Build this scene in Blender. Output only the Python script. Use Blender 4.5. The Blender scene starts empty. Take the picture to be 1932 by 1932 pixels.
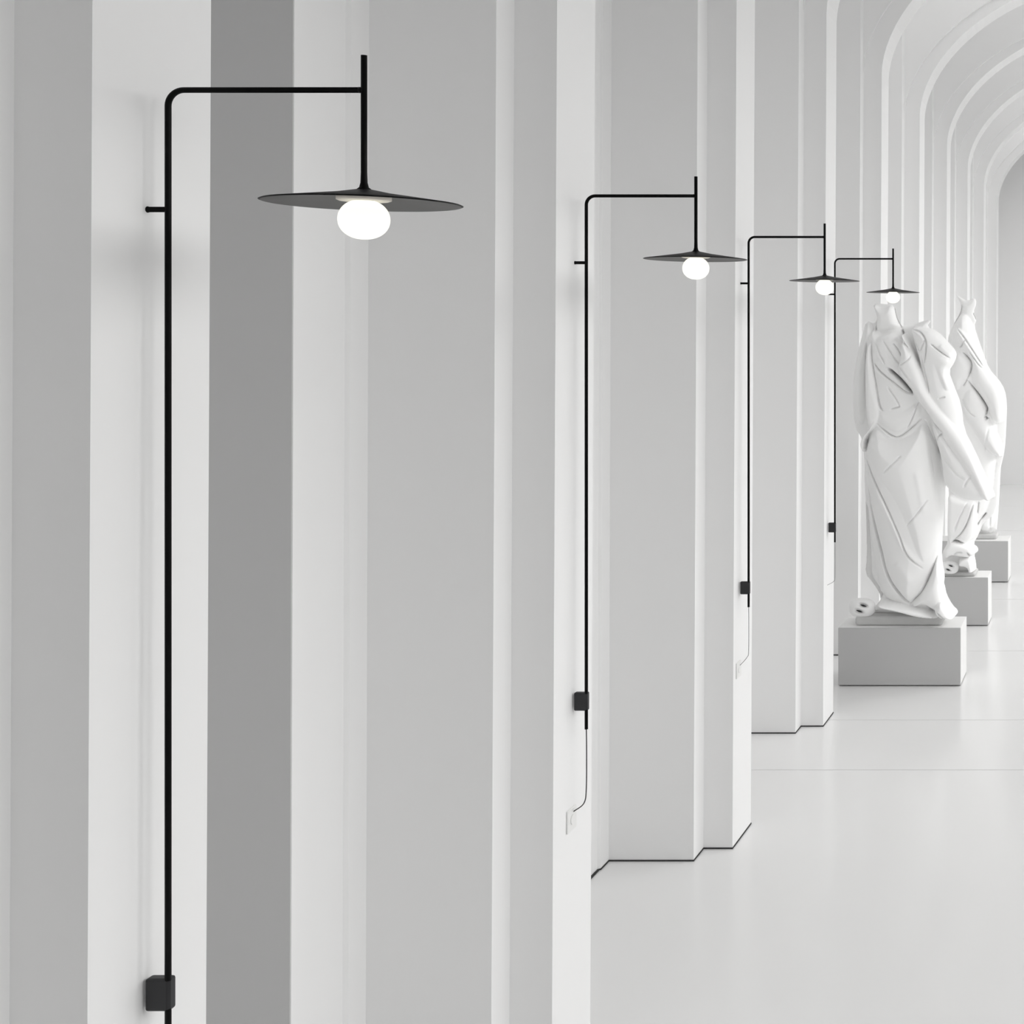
import bpy, bmesh, math
import numpy as np
from mathutils import Vector, Matrix

C = bpy.context.scene.collection
PI = math.pi
HC = 2.6          # eye height above the floor
F = 2460.0        # focal length in picture widths of 1932

# ------------------------------------------------------------------ camera, sky, exposure
cam_d = bpy.data.cameras.new('camera')
cam = bpy.data.objects.new('camera', cam_d); C.objects.link(cam)
cam.location = (0, 0, HC); cam.rotation_euler = (PI/2, 0, 0)
cam_d.sensor_width = 36; cam_d.sensor_fit = 'HORIZONTAL'
cam_d.lens = 36*F/1932
cam_d.shift_x = -(2107-966)/1932
cam_d.shift_y = -(966-623)/1932
cam_d.clip_start = 0.05; cam_d.clip_end = 200
bpy.context.scene.camera = cam

w = bpy.data.worlds.new('daylight'); bpy.context.scene.world = w
w.use_nodes = True
bg = w.node_tree.nodes['Background']
bg.inputs[0].default_value = (0.985, 0.99, 1.0, 1)
bg.inputs[1].default_value = 0.06

def area_light(name, loc, rot, sx, sy, power, spread=PI):
    l = bpy.data.lights.new(name, 'AREA'); l.shape = 'RECTANGLE'; l.size = sx; l.size_y = sy
    l.energy = power; l.spread = spread; l.color = (1.0, 0.995, 0.985)
    o = bpy.data.objects.new(name, l); C.objects.link(o); o.location = loc; o.rotation_euler = rot
    return o

# daylight standing outside the open right-hand arcade, facing the gallery
for y0, y1, L in ((-2.0, 1.2, 5.2), (1.2, 5.5, 6.4), (5.5, 10.5, 4.3), (10.5, 16.0, 7.4), (16.0, 21.9, 4.2)):
    area_light('high_daylight', (6.3, (y0+y1)/2, 5.6), (0, math.radians(48), 0), 4.0, y1-y0, L*PI*4.0*(y1-y0))
area_light('low_daylight', (4.9, 16.45, 1.2), (0, PI/2, 0), 2.4, 10.9, 0.75*PI*2.4*10.9)
# invented fill lights under the closed ceiling, hidden from the eye by the arches
for y, L in ((7.6, 0.3), (9.6, 0.35), (11.6, 0.75), (13.7, 0.3), (15.7, 0.3), (17.8, 0.55), (19.8, 0.9)):
    area_light('bay_fill_light', (0, y, 6.95), (0, 0, 0), 4.4, 1.3 if y < 21 else 0.6, L*PI*4.4*(1.3 if y < 21 else 0.6))
bpy.context.scene.cycles.diffuse_bounces = 8

vs = bpy.context.scene.view_settings
bpy.context.scene.display_settings.display_device = 'sRGB'
vs.view_transform = 'Standard'; vs.look = 'None'; vs.gamma = 1.0; vs.use_curve_mapping = False
vs.exposure = -0.03

# ------------------------------------------------------------------ materials
def mat(name, col, rough=0.6, metal=0.0, var=0.0, scale=3.0, bump=0.0, bscale=60, emit=None, spec=0.5):
    m = bpy.data.materials.new(name); m.use_nodes = True
    nt = m.node_tree; b = nt.nodes['Principled BSDF']
    b.inputs['Base Color'].default_value = (*col, 1)
    b.inputs['Roughness'].default_value = rough
    b.inputs['Metallic'].default_value = metal
    b.inputs['Specular IOR Level'].default_value = spec
    tc = nt.nodes.new('ShaderNodeTexCoord')
    if var:
        n = nt.nodes.new('ShaderNodeTexNoise'); n.inputs['Scale'].default_value = scale
        n.inputs['Detail'].default_value = 4
        nt.links.new(tc.outputs['Object'], n.inputs['Vector'])
        r = nt.nodes.new('ShaderNodeMix'); r.data_type = 'RGBA'
        r.inputs[6].default_value = (*[c*(1-var) for c in col], 1)
        r.inputs[7].default_value = (*[min(1, c*(1+var)) for c in col], 1)
        nt.links.new(n.outputs['Fac'], r.inputs[0]); nt.links.new(r.outputs[2], b.inputs['Base Color'])
    if bump:
        n2 = nt.nodes.new('ShaderNodeTexNoise'); n2.inputs['Scale'].default_value = bscale
        bp = nt.nodes.new('ShaderNodeBump'); bp.inputs['Strength'].default_value = bump
        bp.inputs['Distance'].default_value = 0.002
        nt.links.new(tc.outputs['Object'], n2.inputs['Vector']); nt.links.new(n2.outputs['Fac'], bp.inputs['Height'])
        nt.links.new(bp.outputs['Normal'], b.inputs['Normal'])
    if emit:
        b.inputs['Emission Color'].default_value = (*emit[0], 1); b.inputs['Emission Strength'].default_value = emit[1]
    return m

M_wall = mat('white_plaster', (0.885, 0.885, 0.885), 0.75, var=0.01, scale=0.8, spec=0.2)
M_reveal_shade = mat('shaded_grey_reveal', (0.57, 0.57, 0.57), 0.75, var=0.01, scale=0.8, spec=0.2)  # darker copy of the plaster, niche shade put into the colour
M_floor = mat('polished_white_floor', (0.81, 0.81, 0.81), 0.16, var=0.012, scale=0.7, bump=0.0)
M_gap = mat('dark_shadow_gap', (0.03, 0.03, 0.03), 0.8)
M_joint = mat('floor_joint', (0.55, 0.55, 0.55), 0.4)
M_black = mat('black_powder_coated_metal', (0.002, 0.002, 0.002), 0.45, var=0.1, scale=30, spec=0.1)
M_disc = mat('dark_grey_disc_lacquer', (0.075, 0.073, 0.071), 0.5, var=0.05, scale=20)
M_box = mat('charcoal_plastic', (0.010, 0.010, 0.012), 0.45, var=0.05, scale=20)
M_cream = mat('cream_lamp_holder', (0.72, 0.68, 0.62), 0.6, var=0.02)
M_bulb = mat('opal_glass_lit', (0.1, 0.1, 0.09), 0.3, emit=((1.0, 1.0, 0.88), 1.12))
M_cord = mat('grey_cable', (0.05, 0.05, 0.05), 0.6, var=0.05)
M_socket = mat('white_socket_plastic', (0.82, 0.82, 0.81), 0.4, var=0.01)
M_marble = mat('white_marble', (0.975, 0.975, 0.972), 0.55, var=0.006, scale=4, bump=0.15, bscale=90, spec=0.3)
M_plinth = mat('pale_grey_stone', (0.62, 0.62, 0.615), 0.7, var=0.05, scale=12, bump=0.2)
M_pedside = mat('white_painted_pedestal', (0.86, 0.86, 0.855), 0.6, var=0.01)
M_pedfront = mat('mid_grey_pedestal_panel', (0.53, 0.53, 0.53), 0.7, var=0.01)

# ------------------------------------------------------------------ helpers
def link(name, me, m, parent=None, smooth=False):
    if not isinstance(me, bpy.types.Mesh):
        bmesh.ops.recalc_face_normals(me, faces=me.faces[:])
        x = bpy.data.meshes.new(name); me.to_mesh(x); me.free(); me = x
    me.materials.append(m)
    if smooth:
        me.polygons.foreach_set('use_smooth', [True]*len(me.polygons))
    o = bpy.data.objects.new(name, me); C.objects.link(o)
    if parent: o.parent = parent
    return o

def struct(name, bm, m, label=None, cat=None):
    o = link(name, bm, m); o['kind'] = 'structure'
    if label: o['label'] = label
    if cat: o['category'] = cat
    return o

def box(bm, x0, x1, y0, y1, z0, z1, bevel=0.0, seg=3):
    vs_ = [bm.verts.new((x, y, z)) for x in (x0, x1) for y in (y0, y1) for z in (z0, z1)]
    fs = [(0,1,3,2),(4,6,7,5),(0,4,5,1),(2,3,7,6),(0,2,6,4),(1,5,7,3)]
    faces = [bm.faces.new([vs_[i] for i in f]) for f in fs]
    if bevel:
        es = list({e for f in faces for e in f.edges})
        bmesh.ops.bevel(bm, geom=es, offset=bevel, segments=seg, affect='EDGES', profile=0.5)

def prism(bm, pts, z0, z1):
    lo = [bm.verts.new((x, y, z0)) for x, y in pts]; hi = [bm.verts.new((x, y, z1)) for x, y in pts]
    n = len(pts)
    for i in range(n):
        bm.faces.new((lo[i], lo[(i+1) % n], hi[(i+1) % n], hi[i]))
    bm.faces.new(lo[::-1]); bm.faces.new(hi)

def tube(bm, pts, r, n=20, cap=True):
    pts = [Vector(p) for p in pts]; rings = []
    rs = r if isinstance(r, (list, tuple)) else [r]*len(pts)
    up = None
    for i, p in enumerate(pts):
        t = (pts[min(i+1, len(pts)-1)] - pts[max(i-1, 0)]).normalized()
        if up is None:
            up = Vector((0, 1, 0)) if abs(t.y) < 0.9 else Vector((1, 0, 0))
        a = (up - t*up.dot(t)).normalized(); up = a; b = t.cross(a)
        rings.append([bm.verts.new(p + rs[i]*(math.cos(2*PI*k/n)*a + math.sin(2*PI*k/n)*b)) for k in range(n)])
    for i in range(len(rings)-1):
        for k in range(n):
            bm.faces.new((rings[i][k], rings[i][(k+1) % n], rings[i+1][(k+1) % n], rings[i+1][k]))
    if cap:
        bm.faces.new(rings[0][::-1]); bm.faces.new(rings[-1])

def lathe(bm, prof, cx=0, cy=0, n=64):
    rings = []
    for r, z in prof:
        if r < 1e-6: rings.append([bm.verts.new((cx, cy, z))])
        else: rings.append([bm.verts.new((cx+r*math.cos(2*PI*k/n), cy+r*math.sin(2*PI*k/n), z)) for k in range(n)])
    for a, b in zip(rings, rings[1:]):
        for k in range(n):
            k2 = (k+1) % n
            if len(a) == 1 and len(b) > 1: bm.faces.new((a[0], b[k], b[k2]))
            elif len(b) == 1 and len(a) > 1: bm.faces.new((a[k], a[k2], b[0]))
            elif len(a) > 1: bm.faces.new((a[k], a[k2], b[k2], b[k]))

def batter(bm):
    """the old plaster leans out very slightly towards the floor"""
    for v in bm.verts:
        s = -1 if v.co.x < 0 else 1
        if abs(v.co.x) < 2.8:
            v.co.x += s*0.0055*(HC - v.co.z)*0.9 if v.co.z < 4.69 else s*0.0055*(HC-4.68)*0.9

# ------------------------------------------------------------------ the setting
XL, XW, XP = 2.486, 2.059, 1.9136        # bay wall, pilaster, innermost face
SPR, CEIL = 4.68, 7.0
Y0, YEND = -2.2, 21.95
P = [(0.28, 0.41, 0.72), (2.310, 2.432, 2.750), (4.316, 4.445, 4.770), (6.383, 6.535, 6.865), (8.405, 8.551, 8.857),
     (10.425, 10.560, 10.878), (12.44, 12.60, 12.92), (14.48, 14.62, 14.94), (16.50, 16.65, 16.97),
     (18.55, 18.68, 19.00), (20.57, 20.70, 21.02)]

bm = bmesh.new(); box(bm, -3.6, 5.2, Y0-0.2, YEND+0.3, -0.2, 0.0)
fl = struct('floor', bm, M_floor)
bm = bmesh.new(); box(bm, -3.6, 3.0, Y0-0.2, YEND+0.3, CEIL, CEIL+0.2)
struct('ceiling', bm, M_wall)
bm = bmesh.new(); box(bm, -3.6, 5.2, YEND, YEND+0.2, 0, CEIL)
struct('wall_far', bm, M_wall)
bm = bmesh.new(); box(bm, -3.6, 5.2, Y0-0.2, Y0, 0, CEIL)
struct('wall_back', bm, M_wall)

# left wall: a niche in each bay, then a flat stretch that meets the next pillar
bm = bmesh.new()
pts = [(-3.6, Y0), (-XL, Y0), (-XL, 0.28)]
for i, (wf, nf, ff) in enumerate(P):
    nxt = P[i+1][0] if i+1 < len(P) else YEND
    if i+1 < len(P):
        s = nxt - 4.316
        pts += [(-XL, ff-0.02), (-3.0, ff-0.02), (-3.0, 3.943+s), (-XL, 3.943+s), (-XL, 4.205+s), (-XL+0.012, 4.215+s), (-XL+0.012, nxt+0.05), (-XL, nxt+0.05)]
pts += [(-XL, YEND), (-3.6, YEND)]
prism(bm, pts, 0, CEIL); batter(bm)
struct('wall_left', bm, M_wall)

# panel added in each niche, facing the viewer; shade is put into its grey
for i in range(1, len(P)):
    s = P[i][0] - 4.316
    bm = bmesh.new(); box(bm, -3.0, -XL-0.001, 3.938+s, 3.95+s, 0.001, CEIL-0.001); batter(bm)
    struct('shade_panel', bm, M_reveal_shade)

# right side: the wall above the open arcade, solid beside and behind the viewer
bm = bmesh.new()
box(bm, XL, XL+0.3, Y0, YEND, SPR, CEIL)
box(bm, XL, XL+0.3, Y0, -0.6, 0, SPR)
struct('wall_right', bm, M_wall)

def arch_pts(a, b, n=40, p=1.8):
    out = []
    for k in range(n+1):
        t = PI - PI*k/n
        c, s_ = math.cos(t), math.sin(t)
        out.append((a*math.copysign(abs(c)**(2/p), c), SPR + b*max(s_, 0)**(2/p)))
    return out

def arch_slab(bm, inner, outer, y0, y1):
    """front, back, inner and outer skins between two outlines of equal length"""
    v = [[bm.verts.new((x, y, z)) for x, z in ol] for ol in (inner, outer) for y in (y0, y1)]
    iF, iB, oF, oB = v
    n = len(inner)
    for k in range(n-1):
        bm.faces.new((iF[k], iF[k+1], oF[k+1], oF[k]))
        bm.faces.new((iB[k], oB[k], oB[k+1], iB[k+1]))
        bm.faces.new((iF[k], iB[k], iB[k+1], iF[k+1]))
        bm.faces.new((oF[k], oF[k+1], oB[k+1], oB[k]))
    for k in (0, n-1):
        bm.faces.new((iF[k], oF[k], oB[k], iB[k]))

NA = 48
inner = arch_pts(XP, 1.375, NA); mid = arch_pts(XW, 1.45, NA)
top = []
for k, (x, z) in enumerate(mid):
    # project the moulding's outer curve out to the rectangle of the cross wall
    t = PI - PI*k/NA
    dx, dz = math.cos(t), math.sin(t)
    sc_ = min((XL+0.1)/max(abs(dx), 1e-6), (CEIL-SPR)/max(dz, 1e-6))
    top.append((dx*sc_, SPR + dz*sc_))
for i, (wf, nf, ff) in enumerate(P):
    for side in (-1, 1):
        bm = bmesh.new()
        X3 = XL+0.1
        fp = [(side*X3, wf), (side*XW, wf), (side*XW, nf), (side*XP, nf), (side*XP, ff), (side*X3, ff)]
        prism(bm, fp, 0, SPR)
        prism(bm, [(side*X3, wf), (side*XW, wf), (side*XW, nf-0.03), (side*X3, nf-0.03)], SPR, CEIL)
        bmesh.ops.remove_doubles(bm, verts=bm.verts[:], dist=1e-5)
        batter(bm)
        struct('pillar', bm, M_wall)
        # thin dark gap where the pillar meets the floor
        bm = bmesh.new()
        g = 0.0025
        k1 = 0.0055*HC*0.9
        fpg = [(side*(X3+k1), wf-g), (side*(XW+k1-g), wf-g), (side*(XW+k1-g), nf-g), (side*(XP+k1-g), nf-g), (side*(XP+k1-g), ff+g), (side*(X3+k1), ff+g)]
        prism(bm, fpg, 0.0, 0.0075)
        struct('trim_%d' % (2*i + (1 if side < 0 else 2)), bm, M_gap)
    bm = bmesh.new()
    arch_slab(bm, inner, mid, nf, ff)
    arch_slab(bm, mid, top, nf-0.03, ff)
    bmesh.ops.remove_doubles(bm, verts=bm.verts[:], dist=1e-5)
    for v in bm.verts:
        if abs(v.co.x) > 0.3:
            v.co.x -= math.copysign(0.0055*(4.68-HC)*0.9, v.co.x)
    struct('beam', bm, M_wall)

# dark gap under the short stretch of bay wall before each pillar
for i in range(1, len(P)):
    bm = bmesh.new(); box(bm, -XL-0.03, -XL-0.0035, 3.943+P[i][0]-4.316-0.004, P[i][0]-0.1, 0, 0.0075)
    box(bm, -XL-0.03, -XL+0.0018, 4.212+P[i][0]-4.316, P[i][0]-0.002, 0, 0.0075)
    struct('trim_%d' % (2*len(P)+i), bm, M_gap)
# floor joints running across the gallery
bm = bmesh.new()
for y in (7.71, 8.70, 10.57, 12.6, 14.6, 16.9, 19.26):
    box(bm, -3.5, 5.1, y-0.003, y+0.003, -0.003, 0.0006)
o = link('joint', bm, M_joint, fl); o['kind'] = 'structure'

# ------------------------------------------------------------------ wall lamps
H = 0.6862*HC
def thing(name, label, cat, loc=(0, 0, 0), group=None):
    o = bpy.data.objects.new(name, None); C.objects.link(o); o.location = loc
    o['label'] = label; o['category'] = cat
    if group: o['group'] = group
    return o

LAMP_GROUP = 'black swing-arm wall lamps along the gallery'
def make_lamp(label):
    """origin on the wall face at eye height; +x points into the gallery"""
    root = thing('wall_lamp', label, 'lamp', group=LAMP_GROUP)
    px, sx = (1.0725-1.0491)*H, (1.0725-0.8324)*H
    r = 0.0032*H
    za, rb = 0.2656*H, 0.0175*H
    bm = bmesh.new()
    path = [(px, 0, -0.789*H), (px, 0, -0.5*H), (px, 0, 0), (px, 0, za-rb-0.002)]
    path += [(px+rb-rb*math.cos(a), 0, za-rb+rb*math.sin(a)) for a in [PI/2*k/10 for k in range(11)]]
    path += [(px+rb+0.01, 0, za), (sx, 0, za)]
    tube(bm, path, r)
    link('pole', bm, M_black, root, True)
    bm = bmesh.new()
    tube(bm, [(sx, 0, 0.1555*H), (sx, 0, 0.158*H), (sx, 0, 0.163*H), (sx, 0, 0.175*H), (sx, 0, 0.304*H)], [r*2.4, r*1.5, r*1.12, r*1.0, r*1.0])
    link('stem', bm, M_black, root, True)
    bm = bmesh.new()
    tube(bm, [(sx-0.010, 0, za), (sx+0.0, 0, za)], r*1.06)
    link('joint_collar', bm, M_black, root, True)
    R = 0.0985*H
    zr, zt = 0.1405*H, 0.1545*H
    bm = bmesh.new()
    lathe(bm, [(0, zt+0.003), (r*2.5, zt+0.002), (R*0.3, zt-0.006), (R*0.98, zr+0.0015), (R, zr), (R*0.98, zr-0.0015), (R*0.3, zt-0.011), (0.02, zt-0.009), (0, zt-0.009)], sx, 0, 96)
    d = link('disc_shade', bm, M_disc, root, True)
    d.data.materials.append(M_black)
    for pl in d.data.polygons:
        if pl.normal.z > 0 or (Vector((pl.center.x-sx, pl.center.y, 0)).length > R*0.985): pl.material_index = 1; d['label'] = 'shallow dark grey disc shade'
    bm = bmesh.new()
    rc = 0.027*H
    lathe(bm, [(0, zt-0.004), (rc, zt-0.008), (rc, zt-0.019), (rc*0.9, zt-0.021), (0, zt-0.021)], sx, 0, 64)
    link('bulb_holder', bm, M_cream, root, True)
    # flattened opal globe
    bm = bmesh.new()
    rg = 0.0255*H; zc = 0.1225*H; hb = 0.0222*H
    prof = []
    for k in range(25):
        t = PI*k/24
        c, s_ = math.cos(t), math.sin(t)
        prof.append((rg*s_**0.92 if s_ > 1e-6 else 0, zc + math.copysign(abs(c)**0.95, c)*hb))
    lathe(bm, prof, sx, 0, 48)
    b = link('globe', bm, M_bulb, root, True); b['label'] = 'glowing white flattened globe'
    # stay from the wall to the pole
    bm = bmesh.new()
    tube(bm, [(0.0, 0, 0.1335*H), (0.003, 0, 0.1335*H), (0.003, 0, 0.1335*H), (px, 0, 0.1335*H)], [r*1.15, r*1.05, r*0.95, r*0.95])
    link('bracket', bm, M_black, root, True)
    bm = bmesh.new()
    box(bm, -0.001, 0.0475, -0.006, 0.016, -0.7345*H-0.0325, -0.7345*H+0.0325, 0.0055, 3)
    s = link('switch_box', bm, M_box, root); s['label'] = 'charcoal switch box against the wall'
    return root, px
lamp_labels = ['largest black wall lamp, swing arm over a glowing globe, on the closest pilaster',
               'second largest black wall lamp, its cable hanging down to a wall socket',
               'black wall lamp between the second largest lamp and the smallest one',
               'smallest black wall lamp, its disc hanging above the closest marble statue']
lamp0, px0 = make_lamp(lamp_labels[0])
lamp_y = [2.5727 + 2.0285*k for k in range(4)]
for i, y in enumerate(lamp_y):
    if i == 0: root = lamp0
    else:
        root = lamp0.copy(); C.objects.link(root)
        for ch in list(lamp0.children):
            c = ch.copy(); C.objects.link(c); c.parent = root
        root['label'] = lamp_labels[i]
    root.location = (-XP, y, HC)
# cables are not identical: bent towards the sockets
def cable(root, pts, r):
    bm = bmesh.new(); tube(bm, pts, r, 10)
    link('cord', bm, M_cord, root, True)
def soften(pts, n=8):
    """Catmull-Rom through the points"""
    P_ = [Vector(p) for p in pts]; P_ = [P_[0]] + P_ + [P_[-1]]; out = []
    for i in range(1, len(P_)-2):
        for k in range(n):
            t = k/n
            a, b, c, d = P_[i-1:i+3]
            out.append(0.5*((2*b) + (c-a)*t + (2*a-5*b+4*c-d)*t*t + (3*b-a-3*c+d)*t**3))
    out.append(P_[-2]); return out
lamps = [o for o in C.objects if o.name.startswith('wall_lamp')]
lamps.sort(key=lambda o: o.location.y)
cords = [((0.905, 0.935, 0.950), 0.0022), ((0.905, 0.935, 0.950), 0.0020), ((0.915, 0.932, 0.953), 0.0013), ((0.92, 0.935, 0.946), 0.0012)]
for root, ((a, b, c), r) in zip(lamps, cords):
    kx = px0
    wall = -0.0055*0.9*(c*H)          # the wall leans out below eye level
    cable(root, soften([(kx, 0, -0.787*H), (kx+0.001, 0, -0.83*H), (kx, 0, -a*H), (kx-0.008, 0, -b*H), (wall+0.010, 0, -c*H), (wall+0.0, 0, -(c+0.003)*H)]), r)
socket_labels = ['white wall socket under the cable of the largest lamp', 'white wall socket plate where the second lamp cable meets the wall',
                 'small white wall socket below the third lamp cable', 'tiny white wall socket under the smallest lamp']
for i in (1, 2):
    y = lamp_y[i]
    t = thing('wall_socket', socket_labels[i], 'socket', (-XP - 0.0055*0.9*0.96*H, y-0.012, HC-0.965*H), 'white wall sockets under the lamp cables')
    bm = bmesh.new(); box(bm, 0.0, 0.006, -0.038, 0.038, -0.04, 0.04, 0.003, 3)
    link('plate', bm, M_socket, t)
    bm = bmesh.new(); tube(bm, [(0.0, 0, 0), (0.009, 0, 0)], 0.017, 24)
    link('insert', bm, M_socket, t)

# ------------------------------------------------------------------ statues carved in the round
def dist_poly(px, py, poly):
    """distance to the outline, positive inside"""
    n = len(poly); d = np.full(px.shape, 1e9); ins = np.zeros(px.shape, bool)
    for i in range(n):
        x0, y0 = poly[i]; x1, y1 = poly[(i+1) % n]
        ex, ey = x1-x0, y1-y0; L = ex*ex+ey*ey+1e-12
        t = np.clip(((px-x0)*ex+(py-y0)*ey)/L, 0, 1)
        d = np.minimum(d, np.hypot(px-x0-t*ex, py-y0-t*ey))
        c = ((y0 > py) != (y1 > py)) & (px < ex*(py-y0)/(ey if abs(ey) > 1e-9 else 1e-9)+x0)
        ins ^= c
    return np.where(ins, d, -d)
def smooth_poly(poly, it=2):
    for _ in range(it):
        q = []
        for i in range(len(poly)):
            a, b = poly[i], poly[(i+1) % len(poly)]
            q += [(a[0]*.75+b[0]*.25, a[1]*.75+b[1]*.25), (a[0]*.25+b[0]*.75, a[1]*.25+b[1]*.75)]
        poly = q
    return poly
def dist_line(px, py, line):
    d = np.full(px.shape, 1e9); tt = np.zeros(px.shape); n = len(line)-1
    for i in range(n):
        x0, y0 = line[i]; x1, y1 = line[i+1]
        ex, ey = x1-x0, y1-y0; L = ex*ex+ey*ey+1e-12
        t = np.clip(((px-x0)*ex+(py-y0)*ey)/L, 0, 1)
        dd = np.hypot(px-x0-t*ex, py-y0-t*ey)
        m = dd < d; d = np.where(m, dd, d); tt = np.where(m, (i+t)/n, tt)
    return d, tt
def smooth_line(l, n=5):
    P_ = [Vector((*p, 0)) for p in l]; P_ = [P_[0]] + P_ + [P_[-1]]; out = []
    for i in range(1, len(P_)-2):
        for k in range(n):
            t = k/n
            a, b, c, d = P_[i-1:i+3]
            v = 0.5*((2*b) + (c-a)*t + (2*a-5*b+4*c-d)*t*t + (3*b-a-3*c+d)*t**3); out.append((v.x, v.y))
    out.append(tuple(P_[-2][:2])); return out

def carve(name, S, outline, layers, grooves, ridges, back, step, base_d, m, parent, holes=()):
    """A solid body. All outlines are in units of 1/S metre, seen from the front; layers are draped
    masses of their own thickness; the back is rounded too.  Returns the object (local x right, z up, front = -y)."""
    xs = np.array([p[0] for p in outline]); ys = np.array([p[1] for p in outline])
    gx = np.arange(xs.min()-1.5*step, xs.max()+1.6*step, step); gy = np.arange(ys.min()-1.5*step, ys.max()+1.6*step, step)
    PX, PY = np.meshgrid(gx, gy)
    sil = dist_poly(PX, PY, smooth_poly(outline, 1))
    def dome(d, R): 
        u = np.clip(d/R, 0, 1); return np.sqrt(np.clip(1-(1-u)**2, 0, 1))
    Hf = base_d*dome(sil, 46)
    for poly, off, T, R in layers:
        d = dist_poly(PX, PY, smooth_poly(poly, 2))
        h = off + T*dome(d, R)
        Hf = np.where((d > 0) & (sil > 0.5), np.maximum(Hf, h*np.clip(sil/4, 0, 1)**0.5), Hf)
    for line, dep, wd in ridges:
        d, t = dist_line(PX, PY, smooth_line(line))
        Hf += dep*np.exp(-(d/wd)**2)*np.clip(np.minimum(t, 1-t)*6+0.15, 0, 1)
    # soften once so that cloth edges roll over
    k = np.array([1, 2, 1])/4
    for _ in range(2):
        Hp = np.pad(Hf, 1, mode='edge')
        Hf = sum(k[a]*k[b]*Hp[a:a+Hf.shape[0], b:b+Hf.shape[1]] for a in range(3) for b in range(3))
    for line, dep, wd in grooves:
        d, t = dist_line(PX, PY, smooth_line(line))
        Hf -= dep*np.exp(-(d/wd)**2)*np.clip(np.minimum(t, 1-t)*5+0.1, 0, 1)
    Hb = back*dome(sil, 50)
    xs0, ys0 = xs.mean(), ys.max()
    inside = sil > -0.9*step
    idx = -np.ones(PX.shape, int)
    # pull border vertices onto the outline by the gradient of the distance
    gyy, gxx = np.gradient(sil, step)
    gl = np.hypot(gxx, gyy)+1e-9
    out = sil <= 0
    X = np.where(out, PX - sil*gxx/gl, PX); Y = np.where(out, PY - sil*gyy/gl, PY)
    Hf = np.where(out, 0, np.maximum(Hf, -Hb*0.5+0.002)); Hb = np.where(out, 0, Hb)
    n = int(inside.sum()); idx[inside] = np.arange(n)
    vx = (X[inside])/S; vz = -(Y[inside])/S
    vf = np.stack([vx, -Hf[inside], vz], 1); vb = np.stack([vx, Hb[inside]+0.001, vz], 1)
    a, b, c, d = idx[:-1, :-1], idx[:-1, 1:], idx[1:, 1:], idx[1:, :-1]
    ok = (a >= 0) & (b >= 0) & (c >= 0) & (d >= 0)
    q = np.stack([a[ok], d[ok], c[ok], b[ok]], 1)
    # boundary edges closed with a thin wall
    quads = np.concatenate([q, q[:, ::-1]+n]).tolist()
    ed = {}
    for f in q.tolist():
        for i in range(4):
            e = (f[i], f[(i+1) % 4])
            if (e[1], e[0]) in ed: del ed[(e[1], e[0])]
            else: ed[e] = 1
    for e in ed: quads.append([e[1], e[0], e[0]+n, e[1]+n])
    me = bpy.data.meshes.new(name); me.from_pydata(np.concatenate([vf, vb]).tolist(), [], quads); me.update()
    bm = bmesh.new(); bm.from_mesh(me)
    loose = [v for v in bm.verts if not v.link_faces]
    if loose: bmesh.ops.delete(bm, geom=loose, context='VERTS')
    bpy.data.meshes.remove(me)
    return link(name, bm, m, parent, True)

def statue_frame(z, x0, ybase):
    """units-per-metre at that distance, and a converter from measured points to local statue units"""
    S = F/z
    return S, (lambda pts: [(x-x0, y-ybase) for x, y in pts]), ((x0-2107)/S, z, HC-(ybase-623)/S)

STATUE_GROUP = 'white draped marble statues on grey pedestals'
# --- first statue
Z1 = 9.73
S, L, loc = statue_frame(Z1, 1700, 1157)
st = thing('statue', 'large headless white marble statue in flowing robes, on the largest grey pedestal', 'statue', loc, STATUE_GROUP)
outline = L([(1647,573),(1652,588),(1656,600),(1650,612),(1635,604),(1626,634),(1618,668),(1610,715),(1609,760),(1613,806),(1626,826),(1629,845),(1631,870),(1631,900),
  (1634,960),(1635,1010),(1636,1050),(1632,1083),(1648,1100),(1664,1128),(1655,1140),(1640,1156),(1700,1157),(1776,1157),(1795,1156),(1806,1159),(1808,1152),(1797,1142),(1786,1122),(1783,1106),(1781,1100),(1783,1085),(1778,1060),
  (1777,1035),(1780,985),(1783,940),(1783,912),(1800,927),(1822,940),(1850,942),(1876,942),(1879,934),(1863,903),(1838,846),(1819,811),(1814,763),(1799,725),(1790,700),(1801,684),
  (1805,672),(1804,662),(1790,646),(1769,624),(1748,617),(1758,603),(1740,606),(1722,614),(1708,617),(1700,614),(1692,598),(1688,576),(1668,573)])
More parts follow.
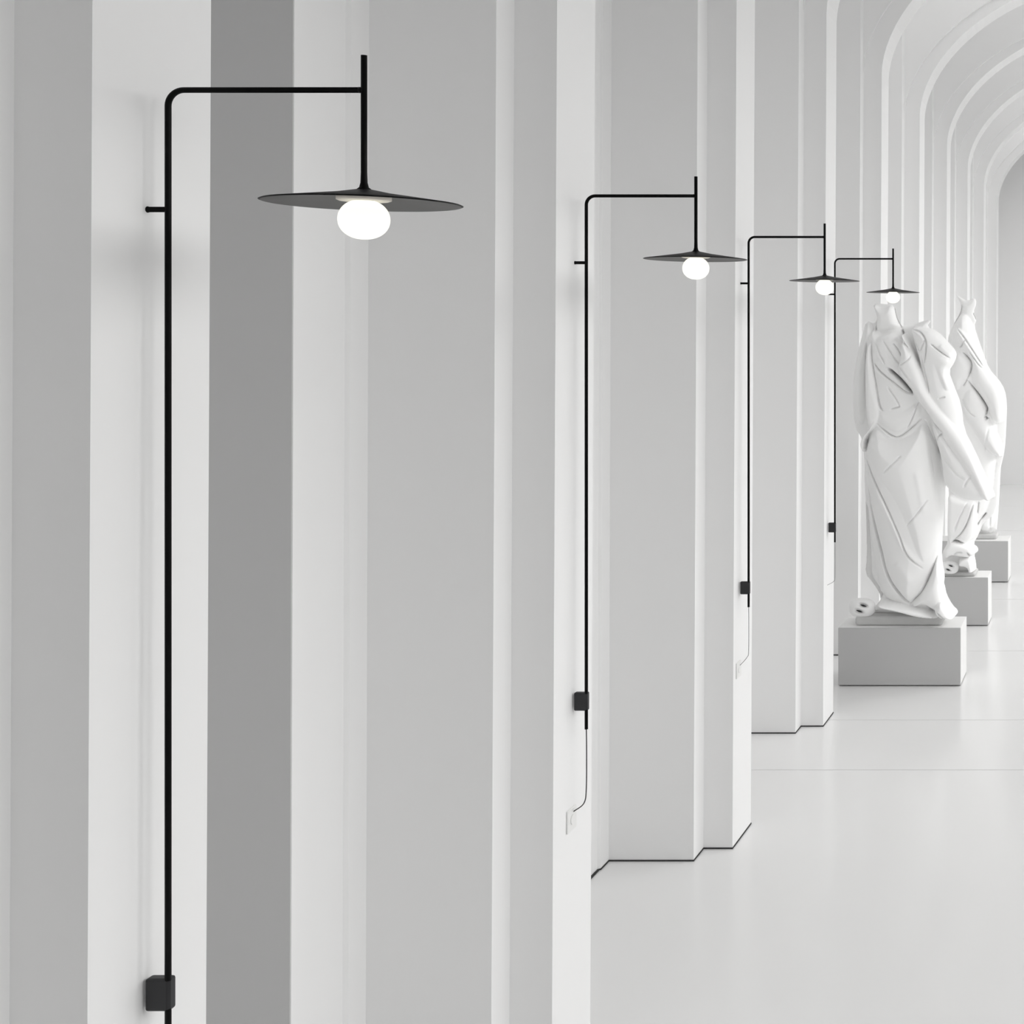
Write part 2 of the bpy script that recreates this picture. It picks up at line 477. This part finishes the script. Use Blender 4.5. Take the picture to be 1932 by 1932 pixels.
layers = [
 (L([(1638,640),(1652,618),(1660,632),(1700,622),(1712,640),(1760,740),(1770,840),(1783,940),(1780,1000),(1778,1060),(1783,1100),(1786,1130),(1780,1157),(1668,1130),(1657,1080),(1648,1010),(1640,930),(1634,860),(1645,810),(1638,770),(1636,700)]), 0.04, 0.16, 60),
 # chest folds
 (L([(1655,640),(1690,625),(1712,650),(1728,672),(1705,690),(1690,692),(1728,742),(1716,738),(1690,720),(1664,696),(1652,670)]), 0.12, 0.07, 22),
 # long left fall of cloth from shoulder to knot
 (L([(1640,655),(1650,645),(1652,690),(1662,740),(1672,775),(1662,800),(1650,812),(1640,790),(1638,720)]), 0.12, 0.07, 10),
 # waist drape
 (L([(1664,775),(1690,772),(1740,752),(1748,780),(1724,810),(1704,822),(1688,818),(1663,799)]), 0.13, 0.08, 22),
 # knot and cord at the hip
 (L([(1665,790),(1655,806),(1642,818),(1637,835),(1640,850),(1634,850),(1629,836),(1634,820),(1646,806),(1652,792)]), 0.14, 0.06, 7),
 # great skirt
 (L([(1650,815),(1665,803),(1690,822),(1706,825),(1728,812),(1750,786),(1758,830),(1768,900),(1776,950),(1779,1000),(1776,1050),(1766,1075),(1748,1105),(1722,1132),(1704,1118),(1684,1082),(1668,1030),(1653,970),(1643,905),(1638,850)]), 0.11, 0.17, 62),
 # upper fold of the skirt that swings to the right hip
 (L([(1640,848),(1662,815),(1690,826),(1728,816),(1752,792),(1760,860),(1770,930),(1778,1000),(1765,1050),(1750,1063),(1722,1036),(1705,996),(1682,946),(1655,893)]), 0.155, 0.16, 60),
 # lower right leg cloth
 (L([(1780,1030),(1783,1085),(1781,1098),(1787,1124),(1783,1150),(1764,1140),(1748,1130),(1724,1140),(1748,1107),(1768,1066)]), 0.15, 0.09, 16),
 # sash running from the chest across to the hanging mantle
 (L([(1700,700),(1712,660),(1706,622),(1722,650),(1745,700),(1760,742),(1800,790),(1850,860),(1878,938),(1862,941),(1820,870),(1770,795),(1740,752),(1720,720)]), 0.20, 0.08, 14),
 # mantle: arm and hanging cloth
 (L([(1722,616),(1745,618),(1768,625),(1803,662),(1803,680),(1790,700),(1797,725),(1812,763),(1817,811),(1836,846),(1862,903),(1878,940),(1822,940),(1785,912),(1780,860),(1762,800),(1752,745),(1742,690),(1728,640)]), 0.10, 0.13, 30),
 (L([(1745,640),(1768,650),(1802,680),(1790,700),(1800,728),(1790,740),(1770,700),(1757,690)]), 0.16, 0.07, 14),
 (L([(1762,800),(1775,795),(1800,830),(1845,880),(1874,940),(1822,939),(1786,912),(1784,860)]), 0.17, 0.10, 26),
 # upper arm and raised collar
 (L([(1647,574),(1656,600),(1654,628),(1700,620),(1692,600),(1687,575),(1668,583)]), 0.02, 0.09, 14),
 (L([(1635,606),(1650,615),(1652,640),(1640,660),(1637,720),(1636,800),(1620,800),(1612,770),(1613,715),(1621,668)]), 0.0, 0.10, 16),
 # bare foot
 (L([(1770,1135),(1786,1120),(1797,1142),(1808,1152),(1806,1159),(1790,1156),(1776,1150)]), 0.24, 0.07, 10),
 # hem
 (L([(1664,1128),(1700,1132),(1740,1141),(1778,1150),(1778,1157),(1740,1153),(1700,1142),(1668,1136)]), 0.22, 0.05, 6),
]
grooves = [
 (L([(1636,845),(1656,893),(1683,946),(1706,996),(1722,1035),(1749,1062)]), 0.035, 1.5),
 (L([(1640,903),(1653,966),(1669,1030),(1683,1080),(1709,1118),(1722,1131)]), 0.06, 2.2),
 (L([(1720,1134),(1747,1105),(1766,1062),(1776,1030)]), 0.05, 2.0),
 (L([(1634,950),(1638,1020),(1640,1080),(1662,1124)]), 0.14, 3.2),
 (L([(1679,885),(1695,869),(1712,853)]), 0.016, 1.6), (L([(1722,981),(1742,958),(1760,933)]), 0.022, 1.6),
 (L([(1757,840),(1764,880),(1769,933)]), 0.02, 1.3),
 (L([(1663,798),(1689,817),(1704,820),(1722,808),(1744,787)]), 0.035, 1.4), (L([(1719,805),(1731,780),(1739,755)]), 0.02, 1.3),
 (L([(1661,648),(1668,668),(1678,686)]), 0.02, 1.5), (L([(1673,640),(1696,676),(1729,719)]), 0.02, 1.5), (L([(1693,648),(1701,658),(1708,672)]), 0.025, 1.2),
 (L([(1684,694),(1706,714),(1728,741)]), 0.17, 2.1), (L([(1727,740),(1716,737),(1693,719),(1668,699),(1655,681)]), 0.035, 1.6),
 (L([(1683,727),(1695,745),(1706,764)]), 0.02, 1.4), (L([(1706,764),(1697,767),(1688,770)]), 0.03, 1.2),
 (L([(1651,643),(1651,672),(1660,722),(1668,764),(1676,772)]), 0.03, 1.6), (L([(1638,643),(1638,700),(1638,747),(1645,806)]), 0.04, 1.6),
 (L([(1647,575),(1656,600),(1653,632)]), 0.03, 1.3), (L([(1687,575),(1692,600),(1703,620)]), 0.03, 1.2),
 (L([(1703,621),(1709,639),(1726,663)]), 0.07, 2.2), (L([(1706,689),(1727,672),(1719,643)]), 0.02, 1.3),
 (L([(1724,622),(1742,626),(1753,640),(1755,655),(1751,690)]), 0.035, 1.5), (L([(1725,630),(1743,664)]), 0.02, 1.3), (L([(1743,664),(1753,640)]), 0.02, 1.3),
 (L([(1763,648),(1780,662),(1798,675)]), 0.03, 1.3), (L([(1800,684),(1790,699),(1799,722)]), 0.02, 1.3),
 (L([(1743,665),(1755,712),(1760,742)]), 0.02, 1.3), (L([(1748,762),(1770,795),(1788,812)]), 0.03, 1.6), (L([(1750,790),(1765,830),(1782,870)]), 0.03, 1.6),
 (L([(1777,750),(1790,746)]), 0.025, 1.2), (L([(1773,832),(1778,820),(1787,812)]), 0.025, 1.5),
 (L([(1790,860),(1812,888),(1828,898)]), 0.012, 2.0), (L([(1826,912),(1832,900),(1840,890)]), 0.014, 1.6),
 (L([(1754,1132),(1760,1142),(1768,1152)]), 0.035, 1.2), (L([(1778,1140),(1790,1152),(1800,1157)]), 0.03, 1.1), (L([(1635,1000),(1639,1055),(1641,1088),(1656,1112),(1663,1126)]), 0.20, 4.2),
]
ridges = [(L([(1660,915),(1690,970),(1715,1020),(1745,1052)]), 0.015, 5), (L([(1648,940),(1662,1010),(1680,1075)]), 0.02, 5),
          (L([(1700,1050),(1730,1090)]), 0.01, 8), (L([(1740,880),(1755,960)]), 0.012, 6), (L([(1780,650),(1800,668)]), 0.02, 5)]
carve('robed_figure', S, outline, layers, grooves, ridges, 0.13, 1.0, 0.05, M_marble, st)
# rough stone under the feet, on its own child
def stone(parent, x0, x1, y0, y1, z0, z1, name='base', m=M_plinth, bev=0.02):
    bm = bmesh.new(); box(bm, x0, x1, y0, y1, z0, z1, bev, 4); return link(name, bm, m, parent)
PH = 0.4256
b = stone(st, -1.925-loc[0], -1.285-loc[0], -0.14, 0.165, PH-loc[2], 0.006, 'plinth'); b['label'] = 'pale grey stone slab with rounded edges'
# carved mask lying at the statue's foot
def mask(parent, cx, cy, cz, k):
    bm = bmesh.new()
    bmesh.ops.create_uvsphere(bm, u_segments=40, v_segments=28, radius=1.0)
    for v in bm.verts:
        x, y, z = v.co
        x = math.copysign(abs(x)**0.75, x); z = math.copysign(abs(z)**0.8, z)
        v.co = Vector((x*0.098, y*0.055, z*0.072))
        for ex, ez, s1, s2, dp in ((0.020, 0.028, 0.027, 0.0095, 0.035), (-0.016, -0.018, 0.030, 0.0105, 0.035)):
            dx = v.co.x-ex; dz = v.co.z-ez + 0.35*dx
            if v.co.y < 0: v.co.y += dp*math.exp(-(dx/s1)**4-(dz/s2)**2)
        v.co *= k
    o = link('carved_mask', bm, M_marble, parent, True)
    o.location = (cx, cy, cz)
    bm = bmesh.new()
    for ex, ez in ((0.018, 0.026), (-0.012, -0.016)):
        a0 = [(ex-0.024+0.048*t/6, -0.0525*(1-((ex)/0.12)**2)*k, ez+0.35*(0.024-0.048*t/6)) for t in range(7)]
        tube(bm, [(p[0]*k, p[1]-0.0015, p[2]*k) for p in a0], [0.001*k, 0.004*k, 0.006*k, 0.0075*k, 0.0065*k, 0.004*k, 0.001*k], 12)
    link('eye_slit', bm, M_gap, o, True)
    o['label'] = 'carved stone mask with two dark slits'
    return o
S1 = S
mask(st, (1632-1700)/S1, -0.10, (1157-1141)/S1, 0.98)

# --- second statue
Z2 = 11.60
S, L, loc2 = statue_frame(Z2, 1820, 1078)
st2 = thing('statue', 'white marble statue with a flared neck and long mantle, behind the largest statue', 'statue', loc2, STATUE_GROUP)
outline = L([(1803,555),(1815,563),(1826,568),(1839,561),(1843,572),(1836,590),(1843,603),(1838,615),(1846,640),(1856,668),(1866,696),(1884,715),(1896,735),(1900,760),(1899,800),(1896,850),(1885,895),(1884,945),(1875,972),
  (1855,985),(1847,1008),(1836,1026),(1845,1032),(1846,1040),(1838,1045),(1841,1058),(1843,1078),(1792,1078),(1776,1078),(1776,1045),(1790,1020),(1789,980),(1791,930),(1785,860),(1780,760),(1790,690),(1787,642),(1797,615),(1811,592),(1815,576)])
layers = [
 (L([(1800,612),(1815,590),(1832,600),(1845,650),(1862,700),(1880,760),(1880,860),(1870,940),(1850,985),(1838,1020),(1795,1015),(1790,930),(1785,800),(1790,700)]), 0.04, 0.16, 46),
 (L([(1804,664),(1820,662),(1836,682),(1837,700),(1829,716),(1812,740),(1795,722),(1798,690)]), 0.14, 0.09, 16),
 (L([(1806,612),(1830,632),(1850,668),(1872,710),(1894,738),(1898,790),(1880,800),(1866,762),(1848,735),(1836,712),(1838,690),(1828,668),(1810,640)]), 0.14, 0.10, 16),
 (L([(1820,740),(1840,725),(1862,765),(1868,790),(1896,852),(1890,862),(1870,850),(1840,810),(1818,780)]), 0.15, 0.09, 18),
 (L([(1792,925),(1815,935),(1832,940),(1848,942),(1844,985),(1838,1010),(1826,1022),(1806,1010),(1798,1024),(1790,1010),(1790,960)]), 0.16, 0.07, 12),
 (L([(1800,1015),(1818,1018),(1838,1026),(1846,1036),(1838,1045),(1820,1044),(1800,1040),(1788,1050),(1786,1030)]), 0.2, 0.06, 8),
 (L([(1815,1048),(1836,1044),(1842,1058),(1843,1078),(1832,1078),(1830,1062),(1812,1062)]), 0.2, 0.05, 7),
]
grooves = [
 (L([(1820,663),(1835,679),(1837,692),(1830,713)]), 0.05, 1.4), (L([(1830,713),(1822,727)]), 0.03, 1.2),
 (L([(1830,716),(1850,742),(1864,764),(1865,772),(1862,783)]), 0.08, 1.4), (L([(1862,783),(1866,789)]), 0.1, 2.4),
 (L([(1808,618),(1826,640),(1858,690),(1866,700)]), 0.04, 1.4), (L([(1832,660),(1850,686),(1862,698)]), 0.03, 1.2),
 (L([(1826,640),(1816,656)]), 0.03, 1.2), (L([(1820,752),(1834,775),(1846,783)]), 0.02, 1.6),
 (L([(1842,943),(1830,980),(1818,1000),(1806,1011)]), 0.045, 1.3), (L([(1830,942),(1814,975),(1806,996)]), 0.02, 1.4), (L([(1850,942),(1847,965)]), 0.04, 1.4),
 (L([(1862,966),(1850,980),(1845,990)]), 0.09, 1.5), (L([(1806,1038),(1812,1034),(1822,1034)]), 0.03, 1.4), (L([(1830,1034),(1838,1044)]), 0.04, 1.2),
 (L([(1815,575),(1812,592),(1800,612)]), 0.03, 1.3), (L([(1836,590),(1843,604)]), 0.03, 1.3), (L([(1860,850),(1870,800)]), 0.012, 2), (L([(1880,870),(1872,910)]), 0.012, 2), (L([(1786,850),(1800,830)]), 0.02, 2)]
carve('robed_figure', S, outline, layers, grooves, [], 0.12, 1.0, 0.05, M_marble, st2)
b = stone(st2, -1.72-loc2[0], -1.245-loc2[0], -0.10, 0.155, PH-loc2[2], 0.006, 'plinth'); b['label'] = 'pale grey stone slab with rounded edges'
mask(st2, (1795-1820)/S, -0.11, 0.055, 0.8)

# --- third statue, mostly hidden
Z3 = 13.65
S, L, loc3 = statue_frame(Z3, 1860, 1007)
st3 = thing('statue', 'lower white marble statue farthest along the gallery, mostly hidden behind the mantled one', 'statue', loc3, STATUE_GROUP)
outline = L([(1850,742),(1862,736),(1872,744),(1870,760),(1884,768),(1893,790),(1895,830),(1888,880),(1886,930),(1883,975),(1880,1007),(1834,1007),(1832,960),(1836,900),(1830,840),(1834,790),(1844,768),(1852,760)])
layers = [(L([(1850,770),(1880,780),(1888,830),(1882,900),(1878,1000),(1840,1000),(1838,900),(1836,820)]), 0.05, 0.14, 22),
          (L([(1846,775),(1862,790),(1890,840),(1882,900),(1860,880),(1842,820)]), 0.12, 0.08, 12)]
grooves = [(L([(1852,790),(1868,830),(1884,870)]), 0.04, 1.5), (L([(1850,880),(1856,940),(1852,1000)]), 0.04, 1.6), (L([(1868,890),(1872,950),(1868,1000)]), 0.03, 1.5)]
carve('robed_figure', S, outline, layers, grooves, [], 0.12, 1.0, 0.05, M_marble, st3)
b = stone(st3, -1.72-loc3[0], -1.245-loc3[0], -0.10, 0.15, PH-loc3[2], 0.006, 'plinth'); b['label'] = 'pale grey stone slab with rounded edges'

# ------------------------------------------------------------------ pedestals
ped_labels = ['largest grey-fronted pedestal, under the headless statue with the bare foot',
              'middle grey-fronted pedestal, half hidden behind the largest one',
              'smallest grey-fronted pedestal, farthest along the gallery']
for i, (y, x0, x1, dp) in enumerate([(9.52, -2.034, -1.141, 0.385), (11.46, -2.02, -1.132, 0.335), (13.44, -2.02, -1.121, 0.36)]):
    t = thing('pedestal', ped_labels[i], 'pedestal', ((x0+x1)/2, y+dp/2, 0), 'grey-fronted pedestals under the statues')
    hw = (x1-x0)/2; hd = dp/2
    bm = bmesh.new(); box(bm, -hw+0.006, hw-0.004, -hd+0.02, hd-0.006, 0.0, 0.0085)
    p = link('foot_gap', bm, M_gap, t); p['label'] = 'thin dark recessed foot'
    bm = bmesh.new(); box(bm, -hw, hw, -hd+0.012, hd, 0.0085, PH, 0.002, 2)
    link('block', bm, M_pedside, t)
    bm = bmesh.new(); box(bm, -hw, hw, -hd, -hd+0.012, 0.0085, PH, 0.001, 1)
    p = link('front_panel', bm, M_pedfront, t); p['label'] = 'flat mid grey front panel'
